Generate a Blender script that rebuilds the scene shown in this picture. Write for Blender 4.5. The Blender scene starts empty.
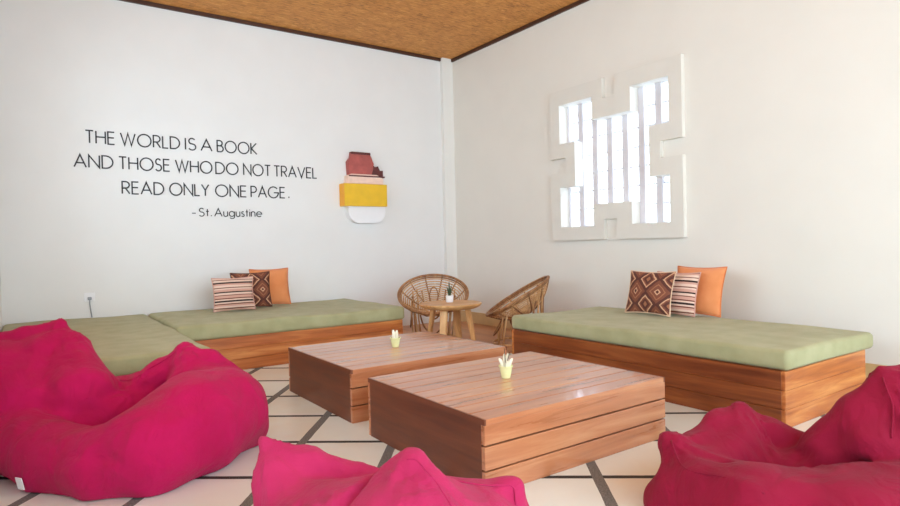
import bpy, bmesh, math, random
import numpy as np
from mathutils import Vector, Matrix, Euler
from mathutils.bvhtree import BVHTree
random.seed(7)
S = bpy.context.scene
COL = S.collection
PI = math.pi

# ------------------------------------------------------------------ camera
RT = Vector((0.8174, -0.5756, -0.0225)).normalized()
FW = Vector((0.5754, 0.8177, -0.0141)).normalized()
UP = RT.cross(FW).normalized()
RT = FW.cross(UP).normalized()
EYE = Vector((0, 0, 1.2))
cam = bpy.data.cameras.new('camera')
cam.sensor_width = 36
cam.lens = 598.78 / 900 * 36
cam.clip_start = 0.05
camo = bpy.data.objects.new('camera', cam)
COL.objects.link(camo)
camo.matrix_world = Matrix(((RT.x, UP.x, -FW.x, EYE.x), (RT.y, UP.y, -FW.y, EYE.y), (RT.z, UP.z, -FW.z, EYE.z), (0, 0, 0, 1)))
S.camera = camo

# ------------------------------------------------------------------ world, light, exposure
W = bpy.data.worlds.new('world')
S.world = W
W.use_nodes = True
nt = W.node_tree
bg = nt.nodes['Background']
tc = nt.nodes.new('ShaderNodeTexCoord')
sp = nt.nodes.new('ShaderNodeSeparateXYZ')
rp = nt.nodes.new('ShaderNodeValToRGB')
nt.links.new(tc.outputs['Generated'], sp.inputs[0])
nt.links.new(sp.outputs['Z'], rp.inputs['Fac'])
nt.links.new(rp.outputs['Color'], bg.inputs['Color'])
rp.color_ramp.elements[0].position = 0.0
rp.color_ramp.elements[0].color = (0.715, 0.86, 0.965, 1)
rp.color_ramp.elements[1].position = 0.7
rp.color_ramp.elements[1].color = (0.74, 0.92, 1.08, 1)
bg.inputs['Strength'].default_value = 3.6
S.view_settings.view_transform = 'Standard'
S.view_settings.look = 'None'
S.view_settings.gamma = 1
S.view_settings.use_curve_mapping = False
S.view_settings.exposure = 0.60
S.cycles.use_denoising = True
S.cycles.max_bounces = 10
S.cycles.diffuse_bounces = 6


def sun(name, rot, strength, angle, color):
    l = bpy.data.lights.new(name, 'SUN')
    l.energy = strength
    l.angle = angle
    l.color = color
    o = bpy.data.objects.new(name, l)
    COL.objects.link(o)
    o.rotation_euler = rot
    return o


# ------------------------------------------------------------------ materials
def srgb(r, g, b):
    f = lambda c: (c / 255 / 12.92) if c / 255 <= 0.04045 else ((c / 255 + 0.055) / 1.055) ** 2.4
    return (f(r), f(g), f(b), 1)


class NT:
    def __init__(s, name):
        s.m = bpy.data.materials.new(name)
        s.m.use_nodes = True
        s.t = s.m.node_tree
        s.b = s.t.nodes['Principled BSDF']
        s.out = s.t.nodes['Material Output']

    def n(s, t, **k):
        x = s.t.nodes.new(t)
        for a, v in k.items():
            if hasattr(x, a):
                setattr(x, a, v)
            else:
                x.inputs[a.replace('_', ' ')].default_value = v
        return x

    def l(s, a, b):
        s.t.links.new(a, b)

    def coord(s, scale=(1, 1, 1), rot=(0, 0, 0), loc=(0, 0, 0)):
        c = s.n('ShaderNodeTexCoord')
        m = s.n('ShaderNodeMapping')
        m.inputs['Scale'].default_value = scale
        m.inputs['Rotation'].default_value = rot
        m.inputs['Location'].default_value = loc
        s.l(c.outputs['Object'], m.inputs['Vector'])
        return m.outputs[0]

    def ramp(s, fac, stops, interp='LINEAR'):
        r = s.n('ShaderNodeValToRGB')
        r.color_ramp.interpolation = interp
        e = r.color_ramp.elements
        while len(e) > 1:
            e.remove(e[0])
        e[0].position, e[0].color = stops[0]
        for p, c in stops[1:]:
            x = e.new(p)
            x.color = c
        s.l(fac, r.inputs['Fac'])
        return r.outputs['Color']

    def math(s, op, a, b=None, c=None):
        m = s.n('ShaderNodeMath')
        m.operation = op
        for i, v in enumerate((a, b, c)):
            if v is None:
                continue
            if isinstance(v, (int, float)):
                m.inputs[i].default_value = v
            else:
                s.l(v, m.inputs[i])
        return m.outputs[0]

    def bump(s, h, strength=0.3, dist=0.01):
        b = s.n('ShaderNodeBump')
        b.inputs['Strength'].default_value = strength
        b.inputs['Distance'].default_value = dist
        s.l(h, b.inputs['Height'])
        s.l(b.outputs[0], s.b.inputs['Normal'])


def mat_plain(name, col, rough=0.6, noise=0.04, scale=8, bump=0.0, spec=0.5):
    k = NT(name)
    nz = k.n('ShaderNodeTexNoise')
    nz.inputs['Scale'].default_value = scale
    nz.inputs['Detail'].default_value = 5
    k.l(k.coord(), nz.inputs['Vector'])
    a = tuple(c * (1 - noise) for c in col[:3]) + (1,)
    b = tuple(min(1, c * (1 + noise)) for c in col[:3]) + (1,)
    k.l(k.ramp(nz.outputs['Fac'], [(0.3, a), (0.7, b)]), k.b.inputs['Base Color'])
    k.b.inputs['Roughness'].default_value = rough
    k.b.inputs['Specular IOR Level'].default_value = spec
    if bump:
        k.bump(nz.outputs['Fac'], bump, 0.01)
    return k.m


def mat_wood(name, dark, mid, light, grain, rough=0.35, scale=1.0, coat=0.0):
    """grain: 0, 1 or 2 - the object axis the grain runs along"""
    k = NT(name)
    sc = [16 * scale] * 3
    sc[grain] = 1.1 * scale
    v = k.coord(tuple(sc))
    nz = k.n('ShaderNodeTexNoise')
    nz.inputs['Scale'].default_value = 1.0
    nz.inputs['Detail'].default_value = 7
    nz.inputs['Roughness'].default_value = 0.6
    nz.inputs['Distortion'].default_value = 0.6
    k.l(v, nz.inputs['Vector'])
    v2 = k.coord(tuple(3.0 if i != grain else 0.8 for i in range(3)), loc=(3, 1, 2))
    n2 = k.n('ShaderNodeTexNoise')
    n2.inputs['Scale'].default_value = 1.0
    n2.inputs['Detail'].default_value = 3
    k.l(v2, n2.inputs['Vector'])
    f = k.math('ADD', k.math('MULTIPLY', nz.outputs['Fac'], 0.6), k.math('MULTIPLY', n2.outputs['Fac'], 0.4))
    k.l(k.ramp(f, [(0.36, dark), (0.5, mid), (0.64, light)]), k.b.inputs['Base Color'])
    k.l(k.math('ADD', k.math('MULTIPLY', nz.outputs['Fac'], 0.25), rough - 0.12), k.b.inputs['Roughness'])
    k.b.inputs['Coat Weight'].default_value = coat
    k.b.inputs['Coat Roughness'].default_value = 0.10
    k.bump(nz.outputs['Fac'], 0.25, 0.004)
    return k.m


def mat_fabric(name, col, col2=None, weave=420, rough=0.85, folds=0.0, sheen=0.2, crumple=0.0):
    k = NT(name)
    nz = k.n('ShaderNodeTexNoise')
    nz.inputs['Scale'].default_value = 6
    nz.inputs['Detail'].default_value = 6
    k.l(k.coord(), nz.inputs['Vector'])
    c2 = col2 or tuple(min(1, c * 1.12) for c in col[:3]) + (1,)
    k.l(k.ramp(nz.outputs['Fac'], [(0.35, col), (0.65, c2)]), k.b.inputs['Base Color'])
    k.b.inputs['Roughness'].default_value = rough
    k.b.inputs['Sheen Weight'].default_value = sheen
    k.b.inputs['Specular IOR Level'].default_value = 0.25
    n2 = k.n('ShaderNodeTexNoise')
    n2.inputs['Scale'].default_value = weave
    k.l(k.coord(), n2.inputs['Vector'])
    h = k.math('MULTIPLY', n2.outputs['Fac'], 0.08)
    if folds:
        n3 = k.n('ShaderNodeTexNoise')
        n3.inputs['Scale'].default_value = 7
        n3.inputs['Detail'].default_value = 4
        n3.inputs['Distortion'].default_value = 1.2
        k.l(k.coord((1, 1, 0.6)), n3.inputs['Vector'])
        h = k.math('ADD', h, k.math('MULTIPLY', n3.outputs['Fac'], folds))
    if crumple:
        n4 = k.n('ShaderNodeTexNoise')
        n4.noise_type = 'RIDGED_MULTIFRACTAL'
        n4.inputs['Scale'].default_value = 3.6
        n4.inputs['Detail'].default_value = 3
        n4.inputs['Distortion'].default_value = 0.9
        k.l(k.coord((1, 1, 0.7), loc=(5, 2, 1)), n4.inputs['Vector'])
        h = k.math('ADD', h, k.math('MULTIPLY', n4.outputs['Fac'], crumple))
    k.bump(h, 0.8 if crumple else 0.5, 0.03)
    return k.m


M = {}
M['wall_white'] = mat_plain('white_plaster', (0.80, 0.80, 0.79, 1), 0.75, 0.015, 2.5, 0.05)
M['wall_cream'] = mat_plain('warm_white_plaster', (0.78, 0.75, 0.685, 1), 0.75, 0.015, 2.5, 0.05)
M['frame_cream'] = mat_plain('stone_white_paint', (0.735, 0.705, 0.64, 1), 0.6, 0.02, 4)
M['trim_white'] = mat_plain('white_paint', (0.82, 0.81, 0.77, 1), 0.55, 0.01, 4)
M['trim_brown'] = mat_plain('dark_brown_batten', srgb(72, 38, 18), 0.55, 0.2, 6)
M['base_tan'] = mat_plain('tan_skirting', srgb(205, 170, 120), 0.5, 0.06, 6)


def mat_floor():
    k = NT('cream_tiles_dark_grout')
    a = math.radians(38.15)
    c = k.n('ShaderNodeTexCoord')
    mp = k.n('ShaderNodeMapping')
    mp.vector_type = 'TEXTURE'
    mp.inputs['Rotation'].default_value = (0, 0, -a)
    k.l(c.outputs['Object'], mp.inputs['Vector'])
    sx = k.n('ShaderNodeSeparateXYZ')
    k.l(mp.outputs[0], sx.inputs[0])
    P = 0.565
    us = k.math('DIVIDE', sx.outputs['X'], P)
    vs = k.math('DIVIDE', k.math('SUBTRACT', sx.outputs['Y'], 0.2425), P)
    wob = k.n('ShaderNodeTexNoise')
    wob.inputs['Scale'].default_value = 9
    k.l(c.outputs['Object'], wob.inputs['Vector'])
    wb = k.math('MULTIPLY', k.math('SUBTRACT', wob.outputs['Fac'], 0.5), 0.012)

    def edge(x):
        f = k.math('FRACT', k.math('ADD', k.math('ADD', x, 0.5), wb))
        return k.math('ABSOLUTE', k.math('SUBTRACT', f, 0.5))
    gu = k.math('LESS_THAN', edge(us), 0.050)
    gv = k.math('LESS_THAN', edge(vs), 0.034)
    g = k.math('MAXIMUM', gu, gv)
    # tile tone per tile
    cid = k.n('ShaderNodeCombineXYZ')
    k.l(k.math('FLOOR', us), cid.inputs[0])
    k.l(k.math('FLOOR', vs), cid.inputs[1])
    wn = k.n('ShaderNodeTexWhiteNoise')
    k.l(cid.outputs[0], wn.inputs['Vector'])
    nz = k.n('ShaderNodeTexNoise')
    nz.inputs['Scale'].default_value = 5
    nz.inputs['Detail'].default_value = 4
    k.l(c.outputs['Object'], nz.inputs['Vector'])
    t = k.math('ADD', k.math('MULTIPLY', wn.outputs['Value'], 0.5), k.math('MULTIPLY', nz.outputs['Fac'], 0.5))
    tile = k.ramp(t, [(0.2, srgb(222, 212, 194)), (0.5, srgb(224, 224, 214)), (0.85, srgb(226, 230, 223))])
    n2 = k.n('ShaderNodeTexNoise')
    n2.inputs['Scale'].default_value = 120
    k.l(c.outputs['Object'], n2.inputs['Vector'])
    gr = k.ramp(n2.outputs['Fac'], [(0.35, srgb(84, 80, 76)), (0.7, srgb(132, 126, 120))])
    gr2 = k.ramp(n2.outputs['Fac'], [(0.35, srgb(34, 30, 28)), (0.7, srgb(58, 52, 48))])
    mg = k.n('ShaderNodeMix')
    mg.data_type = 'RGBA'
    k.l(gu, mg.inputs[0])
    k.l(gr2, mg.inputs[6])
    k.l(gr, mg.inputs[7])
    mx = k.n('ShaderNodeMix')
    mx.data_type = 'RGBA'
    k.l(g, mx.inputs[0])
    k.l(tile, mx.inputs[6])
    k.l(mg.outputs[2], mx.inputs[7])
    k.l(mx.outputs[2], k.b.inputs['Base Color'])
    k.l(k.math('ADD', k.math('MULTIPLY', g, 0.5), 0.3), k.b.inputs['Roughness'])
    k.bump(k.math('MULTIPLY', g, -1.0), 0.3, 0.004)
    return k.m


M['floor'] = mat_floor()


def mat_ceiling():
    k = NT('woven_bamboo_mat')
    outs = []
    for rot in (0.0, PI / 2):
        v = k.coord((4, 46, 1), (0, 0, rot))
        n = k.n('ShaderNodeTexNoise')
        n.inputs['Scale'].default_value = 1.0
        n.inputs['Detail'].default_value = 4
        n.inputs['Roughness'].default_value = 0.65
        k.l(v, n.inputs['Vector'])
        outs.append(n.outputs['Fac'])
    ch = k.n('ShaderNodeTexChecker')
    ch.inputs['Scale'].default_value = 16
    k.l(k.coord(), ch.inputs['Vector'])
    mx = k.n('ShaderNodeMix')
    mx.data_type = 'FLOAT'
    k.l(ch.outputs['Fac'], mx.inputs[0])
    k.l(outs[0], mx.inputs[2])
    k.l(outs[1], mx.inputs[3])
    big = k.n('ShaderNodeTexNoise')
    big.inputs['Scale'].default_value = 7
    big.inputs['Detail'].default_value = 3
    k.l(k.coord(), big.inputs['Vector'])
    f = k.math('ADD', k.math('MULTIPLY', mx.outputs[0], 0.75), k.math('MULTIPLY', big.outputs['Fac'], 0.25))
    k.l(k.ramp(f, [(0.30, srgb(116, 70, 28)), (0.45, srgb(190, 124, 56)), (0.56, srgb(210, 144, 72)), (0.70, srgb(228, 172, 100))]), k.b.inputs['Base Color'])
    k.b.inputs['Roughness'].default_value = 0.7
    k.bump(mx.outputs[0], 0.4, 0.01)
    return k.m


M['ceiling'] = mat_ceiling()
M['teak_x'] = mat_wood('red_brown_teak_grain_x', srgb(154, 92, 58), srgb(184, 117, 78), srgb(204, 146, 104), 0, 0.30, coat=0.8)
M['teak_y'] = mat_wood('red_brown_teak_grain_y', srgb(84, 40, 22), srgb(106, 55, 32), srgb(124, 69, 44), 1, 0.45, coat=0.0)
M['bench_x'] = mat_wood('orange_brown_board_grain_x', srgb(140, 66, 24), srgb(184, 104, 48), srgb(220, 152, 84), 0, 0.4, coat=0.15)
M['bench_y_shaded'] = mat_wood('orange_brown_board_grain_y_shaded', srgb(100, 42, 12), srgb(132, 64, 22), srgb(164, 92, 40), 1, 0.4, coat=0.15)  # same wood as the other boards, shade of x-facing sides put into the colour
M['timber'] = mat_wood('brown_timber_floor', srgb(150, 92, 52), srgb(186, 124, 76), srgb(206, 148, 98), 1, 0.4, 0.5)
M['green'] = mat_fabric('sage_green_canvas', srgb(158, 156, 116), srgb(170, 167, 128), folds=0.25, sheen=0.1)
M['pale_wood'] = mat_wood('honey_wood', srgb(160, 105, 55), srgb(200, 148, 90), srgb(224, 180, 124), 0, 0.4)
M['rattan'] = mat_wood('rattan_cane', srgb(156, 108, 62), srgb(204, 156, 104), srgb(228, 190, 142), 2, 0.42, 1.4)
M['rattan_dark'] = mat_wood('dark_rattan_wrap', srgb(104, 64, 34), srgb(146, 98, 58), srgb(184, 136, 88), 2, 0.45, 1.4)
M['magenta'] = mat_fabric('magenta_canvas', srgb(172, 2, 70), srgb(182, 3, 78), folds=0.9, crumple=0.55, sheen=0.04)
M['magenta_lit'] = mat_fabric('lit_magenta_canvas', srgb(172, 30, 80), srgb(184, 38, 88), folds=0.9, crumple=0.55, sheen=0.06)  # same canvas as the left bag, brighter light put into its colour
M['magenta_shaded'] = mat_fabric('shaded_magenta_canvas', srgb(132, 5, 42), srgb(142, 7, 48), folds=0.9, crumple=0.55, sheen=0.04)  # the one bag canvas again, darkened in colour to stand for shade
M['orange'] = mat_fabric('orange_cotton', srgb(222, 138, 84), srgb(230, 150, 98), folds=0.2)
M['seam'] = mat_fabric('magenta_piping', srgb(160, 8, 66), srgb(170, 14, 74))
M['letter'] = mat_plain('black_vinyl', srgb(34, 34, 38), 0.5, 0.1, 20)
M['white_gloss'] = mat_plain('white_glaze', (0.86, 0.86, 0.88, 1), 0.3, 0.01, 5)
M['yellow'] = mat_plain('mustard_yellow_paint', srgb(232, 186, 22), 0.45, 0.06, 7)
M['yellow_shaded'] = mat_plain('shaded_yellow_paint', srgb(240, 166, 24), 0.45, 0.04, 7)  # band's yellow on its left side, with the shade painted in
M['red'] = mat_plain('faded_red_paint', srgb(172, 82, 76), 0.5, 0.22, 9)
M['dark_red'] = mat_plain('dark_red_paint', srgb(92, 34, 32), 0.5, 0.25, 14)
M['cream_pink'] = mat_plain('pale_pink_paint', srgb(236, 206, 190), 0.5, 0.08, 12)
M['lime'] = mat_plain('pale_lime_ceramic', srgb(230, 232, 172), 0.25, 0.05, 12)
M['pale_leaf'] = mat_plain('pale_cream_leaf', srgb(236, 230, 206), 0.5, 0.08, 14)
M['dark_stick'] = mat_plain('dark_twig', srgb(84, 60, 40), 0.6, 0.2, 20)
M['soil'] = mat_plain('dark_potting_soil', srgb(66, 54, 36), 0.9, 0.3, 60, 0.3)
M['leaf'] = mat_plain('dark_green_leaf', srgb(48, 66, 38), 0.45, 0.2, 20)
M['tag'] = mat_plain('white_cloth_tag', (0.85, 0.85, 0.84, 1), 0.7, 0.02, 20)
M['grey_cord'] = mat_plain('grey_plastic', srgb(150, 155, 162), 0.5, 0.03, 20)
M['block'] = mat_plain('glass_block_joint', (0.72, 0.70, 0.74, 1), 0.6, 0.03, 12)


def mat_pane():
    k = NT('frosted_glass')
    t = k.n('ShaderNodeBsdfTransparent')
    t.inputs['Color'].default_value = (0.97, 0.98, 1, 1)
    tl = k.n('ShaderNodeBsdfTranslucent')
    tl.inputs['Color'].default_value = (0.95, 0.96, 1, 1)
    gl = k.n('ShaderNodeBsdfGlossy')
    gl.inputs['Roughness'].default_value = 0.2
    nz = k.n('ShaderNodeTexNoise')
    nz.inputs['Scale'].default_value = 14
    k.l(k.coord(), nz.inputs['Vector'])
    m1 = k.n('ShaderNodeMixShader')
    k.l(k.math('ADD', k.math('MULTIPLY', nz.outputs['Fac'], 0.3), 0.2), m1.inputs[0])
    k.l(t.outputs[0], m1.inputs[1])
    k.l(tl.outputs[0], m1.inputs[2])
    m2 = k.n('ShaderNodeMixShader')
    m2.inputs[0].default_value = 0.06
    k.l(m1.outputs[0], m2.inputs[1])
    k.l(gl.outputs[0], m2.inputs[2])
    k.l(m2.outputs[0], k.out.inputs['Surface'])
    return k.m


M['pane'] = mat_pane()


def mat_stripes():
    k = NT('brown_cream_striped_weave')
    c = k.n('ShaderNodeTexCoord')
    sx = k.n('ShaderNodeSeparateXYZ')
    k.l(c.outputs['Object'], sx.inputs[0])
    f = k.math('ADD', k.math('MULTIPLY', sx.outputs['Z'], 2.27), 0.0)
    cr, br, pk, dk = srgb(226, 196, 178), srgb(120, 62, 48), srgb(206, 158, 142), srgb(44, 22, 20)
    st = [(0, cr), (.05, br), (.075, cr), (.12, pk), (.16, br), (.185, cr), (.22, dk), (.262, cr), (.30, br), (.325, pk),
          (.39, br), (.41, cr), (.46, dk), (.49, pk), (.55, cr), (.58, br), (.605, cr), (.66, pk), (.70, dk), (.742, cr),
          (.79, br), (.81, cr), (.86, pk), (.90, br), (.925, cr), (.96, br)]
    k.l(k.ramp(f, st, 'CONSTANT'), k.b.inputs['Base Color'])
    k.b.inputs['Roughness'].default_value = 0.85
    nz = k.n('ShaderNodeTexNoise')
    nz.inputs['Scale'].default_value = 260
    k.l(c.outputs['Object'], nz.inputs['Vector'])
    k.bump(nz.outputs['Fac'], 0.3, 0.003)
    return k.m


def mat_ikat():
    k = NT('brown_diamond_weave')
    c = k.n('ShaderNodeTexCoord')
    nz = k.n('ShaderNodeTexNoise')
    nz.inputs['Scale'].default_value = 22
    k.l(c.outputs['Object'], nz.inputs['Vector'])
    sx = k.n('ShaderNodeSeparateXYZ')
    k.l(c.outputs['Object'], sx.inputs[0])
    jit = k.math('MULTIPLY', k.math('SUBTRACT', nz.outputs['Fac'], 0.5), 0.22)
    P = 0.24

    def tri(s, off):
        f = k.math('FRACT', k.math('ADD', k.math('DIVIDE', s, P), off))
        return k.math('MULTIPLY', k.math('ABSOLUTE', k.math('SUBTRACT', f, 0.5)), 2.0)
    d = k.math('ADD', k.math('ADD', tri(sx.outputs['X'], 0.5), tri(sx.outputs['Z'], 0.12)), jit)
    br, dk, lt, tn = srgb(124, 70, 50), srgb(88, 46, 36), srgb(204, 158, 124), srgb(158, 102, 72)
    k.l(k.ramp(k.math('MULTIPLY', d, 0.5), [(0, tn), (.10, dk), (.22, br), (.30, lt), (.37, dk), (.52, br), (.66, tn), (.72, br), (.86, lt), (.92, dk)], 'CONSTANT'), k.b.inputs['Base Color'])
    k.b.inputs['Roughness'].default_value = 0.85
    n2 = k.n('ShaderNodeTexNoise')
    n2.inputs['Scale'].default_value = 260
    k.l(c.outputs['Object'], n2.inputs['Vector'])
    k.bump(n2.outputs['Fac'], 0.3, 0.003)
    return k.m


M['stripes'] = mat_stripes()
M['ikat'] = mat_ikat()


# ------------------------------------------------------------------ mesh helpers
def link(name, bm, mat, parent=None, smooth=False, autos=None):
    me = bpy.data.meshes.new(name)
    bmesh.ops.recalc_face_normals(bm, faces=bm.faces[:])
    bm.to_mesh(me)
    bm.free()
    if smooth:
        for p in me.polygons:
            p.use_smooth = True
    for m in (mat if isinstance(mat, (list, tuple)) else [mat]):
        me.materials.append(m)
    if autos is not None:
        me.set_sharp_from_angle(angle=math.radians(autos))
    o = bpy.data.objects.new(name, me)
    COL.objects.link(o)
    if parent is not None:
        o.parent = parent
    return o


def thing(name, label, cat, loc=(0, 0, 0), rz=0, group=None):
    o = bpy.data.objects.new(name, None)
    COL.objects.link(o)
    o.empty_display_size = 0.1
    o.location = loc
    o.rotation_euler = (0, 0, rz)
    return tag(o, label, cat, group)


def tag(o, label, cat, group=None):
    o['label'] = label
    o['category'] = cat
    if group:
        o['group'] = group
    return o


def struct(name, bm, m, parent=None, **k):
    o = link(name, bm, m, parent, **k)
    o['kind'] = 'structure'
    return o


def box(bm, x0, x1, y0, y1, z0, z1, bev=0.0, seg=2):
    r = bmesh.ops.create_cube(bm, size=1)
    vs = r['verts']
    for v in vs:
        v.co = Vector(((x0 + x1) / 2 + v.co.x * (x1 - x0), (y0 + y1) / 2 + v.co.y * (y1 - y0), (z0 + z1) / 2 + v.co.z * (z1 - z0)))
    if bev:
        es = list({e for v in vs for e in v.link_edges})
        bmesh.ops.bevel(bm, geom=es, offset=bev, segments=seg, affect='EDGES', profile=0.5)


def tube(bm, pts, r, seg=8, closed=False, caps=True):
    pts = [Vector(p) for p in pts]
    n = len(pts)
    rs = r if isinstance(r, (list, tuple)) else [r] * n
    rings = []
    prev = None
    for i, p in enumerate(pts):
        if closed:
            t = pts[(i + 1) % n] - pts[i - 1]
        else:
            t = pts[min(i + 1, n - 1)] - pts[max(i - 1, 0)]
        if t.length < 1e-9:
            t = Vector((0, 0, 1))
        t.normalize()
        if prev is None:
            a = Vector((0, 0, 1)) if abs(t.z) < 0.9 else Vector((1, 0, 0))
            prev = (a - t * a.dot(t)).normalized()
        else:
            prev = (prev - t * prev.dot(t)).normalized()
        b = t.cross(prev)
        rings.append([bm.verts.new(p + (prev * math.cos(2 * PI * k / seg) + b * math.sin(2 * PI * k / seg)) * rs[i]) for k in range(seg)])
    for i in range(n if closed else n - 1):
        A, B = rings[i], rings[(i + 1) % n]
        for k in range(seg):
            bm.faces.new((A[k], A[(k + 1) % seg], B[(k + 1) % seg], B[k]))
    if caps and not closed:
        bm.faces.new(rings[0][::-1])
        bm.faces.new(rings[-1])


def lathe(bm, prof, seg=24, c=(0, 0, 0)):
    rings = []
    for r, z in prof:
        if r < 1e-6:
            rings.append([bm.verts.new((c[0], c[1], c[2] + z))])
        else:
            rings.append([bm.verts.new((c[0] + r * math.cos(2 * PI * k / seg), c[1] + r * math.sin(2 * PI * k / seg), c[2] + z)) for k in range(seg)])
    for A, B in zip(rings, rings[1:]):
        for k in range(seg):
            if len(A) == 1 and len(B) == 1:
                continue
            if len(A) == 1:
                bm.faces.new((A[0], B[k], B[(k + 1) % seg]))
            elif len(B) == 1:
                bm.faces.new((A[k], A[(k + 1) % seg], B[0]))
            else:
                bm.faces.new((A[k], A[(k + 1) % seg], B[(k + 1) % seg], B[k]))


def prism(bm, poly, axis, a, b):
    """poly of (p, q); axis 'x': (a..b, p, q), 'y': (p, a..b, q), 'z': (p, q, a..b)"""
    f = {'x': lambda p, q, t: (t, p, q), 'y': lambda p, q, t: (p, t, q), 'z': lambda p, q, t: (p, q, t)}[axis]
    A = [bm.verts.new(f(p, q, a)) for p, q in poly]
    B = [bm.verts.new(f(p, q, b)) for p, q in poly]
    n = len(poly)
    bm.faces.new(A)
    bm.faces.new(B[::-1])
    for i in range(n):
        bm.faces.new((A[i], A[(i + 1) % n], B[(i + 1) % n], B[i]))


def at(x, y, d):
    """point of the room seen at (x, y) from the camera spot, d metres ahead"""
    return EYE + (FW + RT * ((x - 450) / 598.78) - UP * ((y - 253) / 598.78)) * d


# ------------------------------------------------------------------ the room
XR, YL, XL, ZC = 5.5, 7.7, -0.24, 4.092
YB = -2.2
LZ0, LZ1 = 1.3, 3.2      # unseen wide opening, added to the left wall to light the right wall
bm = bmesh.new(); box(bm, -2.6, XR + 0.2, YB, YL + 0.2, -0.12, 0); struct('floor', bm, M['floor'])
bm = bmesh.new(); box(bm, 3.59, XR - 0.02, 4.96, YL, 0, 0.004); struct('floor_timber', bm, M['timber'])
bm = bmesh.new(); box(bm, -2.6, XR + 0.2, YB, YL + 0.2, ZC, ZC + 0.12); struct('ceiling', bm, M['ceiling'])
bm = bmesh.new(); box(bm, XL - 0.15, XR + 0.2, YL, YL + 0.2, 0, ZC); struct('wall_back', bm, M['wall_white'])
bm = bmesh.new()
box(bm, XL - 0.15, XL, 2.15, YL, 0, LZ0)
box(bm, XL - 0.15, XL, 2.15, YL, LZ1, ZC)
box(bm, XL - 0.15, XL, 2.15, 2.7, LZ0, LZ1)
box(bm, XL - 0.15, XL, 6.7, YL, LZ0, LZ1)
box(bm, XL - 0.15, XL, 4.85, 5.05, LZ0, LZ1)
struct('wall_left', bm, M['wall_white'])

bm = bmesh.new(); box(bm, -2.6, XL - 0.15, 2.15, 2.3, 0, ZC); struct('wall_return_light_block', bm, M['wall_white'])  # unseen wall, added to keep out light from the left
bm = bmesh.new(); box(bm, -2.75, -2.6, YB, 2.3, 0, ZC); struct('wall_side_light_block', bm, M['wall_white'])  # added out of view to block light on the left side

# right wall with the cross shaped opening of the window
wy0, wy1, wz0, wz1 = 3.605, 5.475, 1.22, 3.08
oy = [3.76, 4.005, 4.24, 4.785, 5.065, 5.315]
oz = [1.383, 1.635, 1.877, 2.415, 2.628, 2.894]
bm = bmesh.new()
box(bm, XR, XR + 0.2, YB, oy[0], 0, ZC)
box(bm, XR, XR + 0.2, oy[5], YL, 0, ZC)
box(bm, XR, XR + 0.2, oy[0], oy[5], 0, oz[0])
box(bm, XR, XR + 0.2, oy[0], oy[5], oz[5], ZC)
box(bm, XR, XR + 0.2, oy[2], oy[3], oz[0], oz[1])
box(bm, XR, XR + 0.2, oy[2], oy[3], oz[4], oz[5])
box(bm, XR, XR + 0.2, oy[0], oy[1], oz[2], oz[3])
box(bm, XR, XR + 0.2, oy[4], oy[5], oz[2], oz[3])
struct('wall_right', bm, M['wall_cream'])

# window: moulded frame with four notches, block joints, frosted panes
win = bpy.data.objects.new('window_1', None); COL.objects.link(win); win.location = (XR, (wy0 + wy1) / 2, wz0); win['kind'] = 'structure'
cy, cz = (wy0 + wy1) / 2, (wz0 + wz1) / 2


def local(o, parent):
    """keep world placement of a mesh built in world coordinates under a placed parent"""
    o.matrix_parent_inverse = Matrix.Translation(parent.location).inverted() if parent.rotation_euler.z == 0 else (Matrix.Translation(parent.location) @ parent.rotation_euler.to_matrix().to_4x4()).inverted()
    return o


bm = bmesh.new()
FX0 = XR - 0.055
nw = 0.09
xs = [wy0, oy[0], oy[1], cy - nw, cy + nw, oy[4], oy[5], wy1]
ycuts = sorted(set([wy0, oy[0], wy0 + 0.26, oy[1], oy[2], cy - nw, cy + nw, oy[3], oy[4], wy1 - 0.26, oy[5], wy1]))
zcuts = sorted(set([wz0, oz[0], wz0 + 0.235, oz[1], oz[2], cz - nw, cz + nw, oz[3], oz[4], wz1 - 0.235, oz[5], wz1]))


def is_open(y, z):
    if oy[0] < y < oy[5] and oz[0] < z < oz[5]:
        if oy[2] < y < oy[3] and (z < oz[1] or z > oz[4]):
            return False
        if oz[2] < z < oz[3] and (y < oy[1] or y > oy[4]):
            return False
        return True
    return False


def in_frame(y, z):
    if is_open(y, z):
        return False
    if abs(y - cy) < nw and (z < wz0 + 0.235 or z > wz1 - 0.235):
        return False
    if abs(z - cz) < nw and (y < wy0 + 0.26 or y > wy1 - 0.26):
        return False
    return True


grid = {}
vtx = {}


def vert(i, j, x):
    key = (i, j, x)
    if key not in vtx:
        vtx[key] = bm.verts.new((x, ycuts[i], zcuts[j]))
    return vtx[key]


NY, NZ = len(ycuts) - 1, len(zcuts) - 1
for i in range(NY):
    for j in range(NZ):
        grid[i, j] = in_frame((ycuts[i] + ycuts[i + 1]) / 2, (zcuts[j] + zcuts[j + 1]) / 2)
for i in range(NY):
    for j in range(NZ):
        if not grid[i, j]:
            continue
        bm.faces.new((vert(i, j, FX0), vert(i + 1, j, FX0), vert(i + 1, j + 1, FX0), vert(i, j + 1, FX0)))
        bm.faces.new((vert(i, j, XR), vert(i, j + 1, XR), vert(i + 1, j + 1, XR), vert(i + 1, j, XR)))
        for di, dj, a, b in ((-1, 0, (i, j), (i, j + 1)), (1, 0, (i + 1, j), (i + 1, j + 1)), (0, -1, (i, j), (i + 1, j)), (0, 1, (i, j + 1), (i + 1, j + 1))):
            if not grid.get((i + di, j + dj), False):
                bm.faces.new((vert(*a, FX0), vert(*b, FX0), vert(*b, XR), vert(*a, XR)))
local(struct('window_frame', bm, M['frame_cream'], win), win)
bm = bmesh.new()
PY, PZ = (oy[5] - oy[0]) / 7, (oz[5] - oz[0]) / 7
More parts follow.
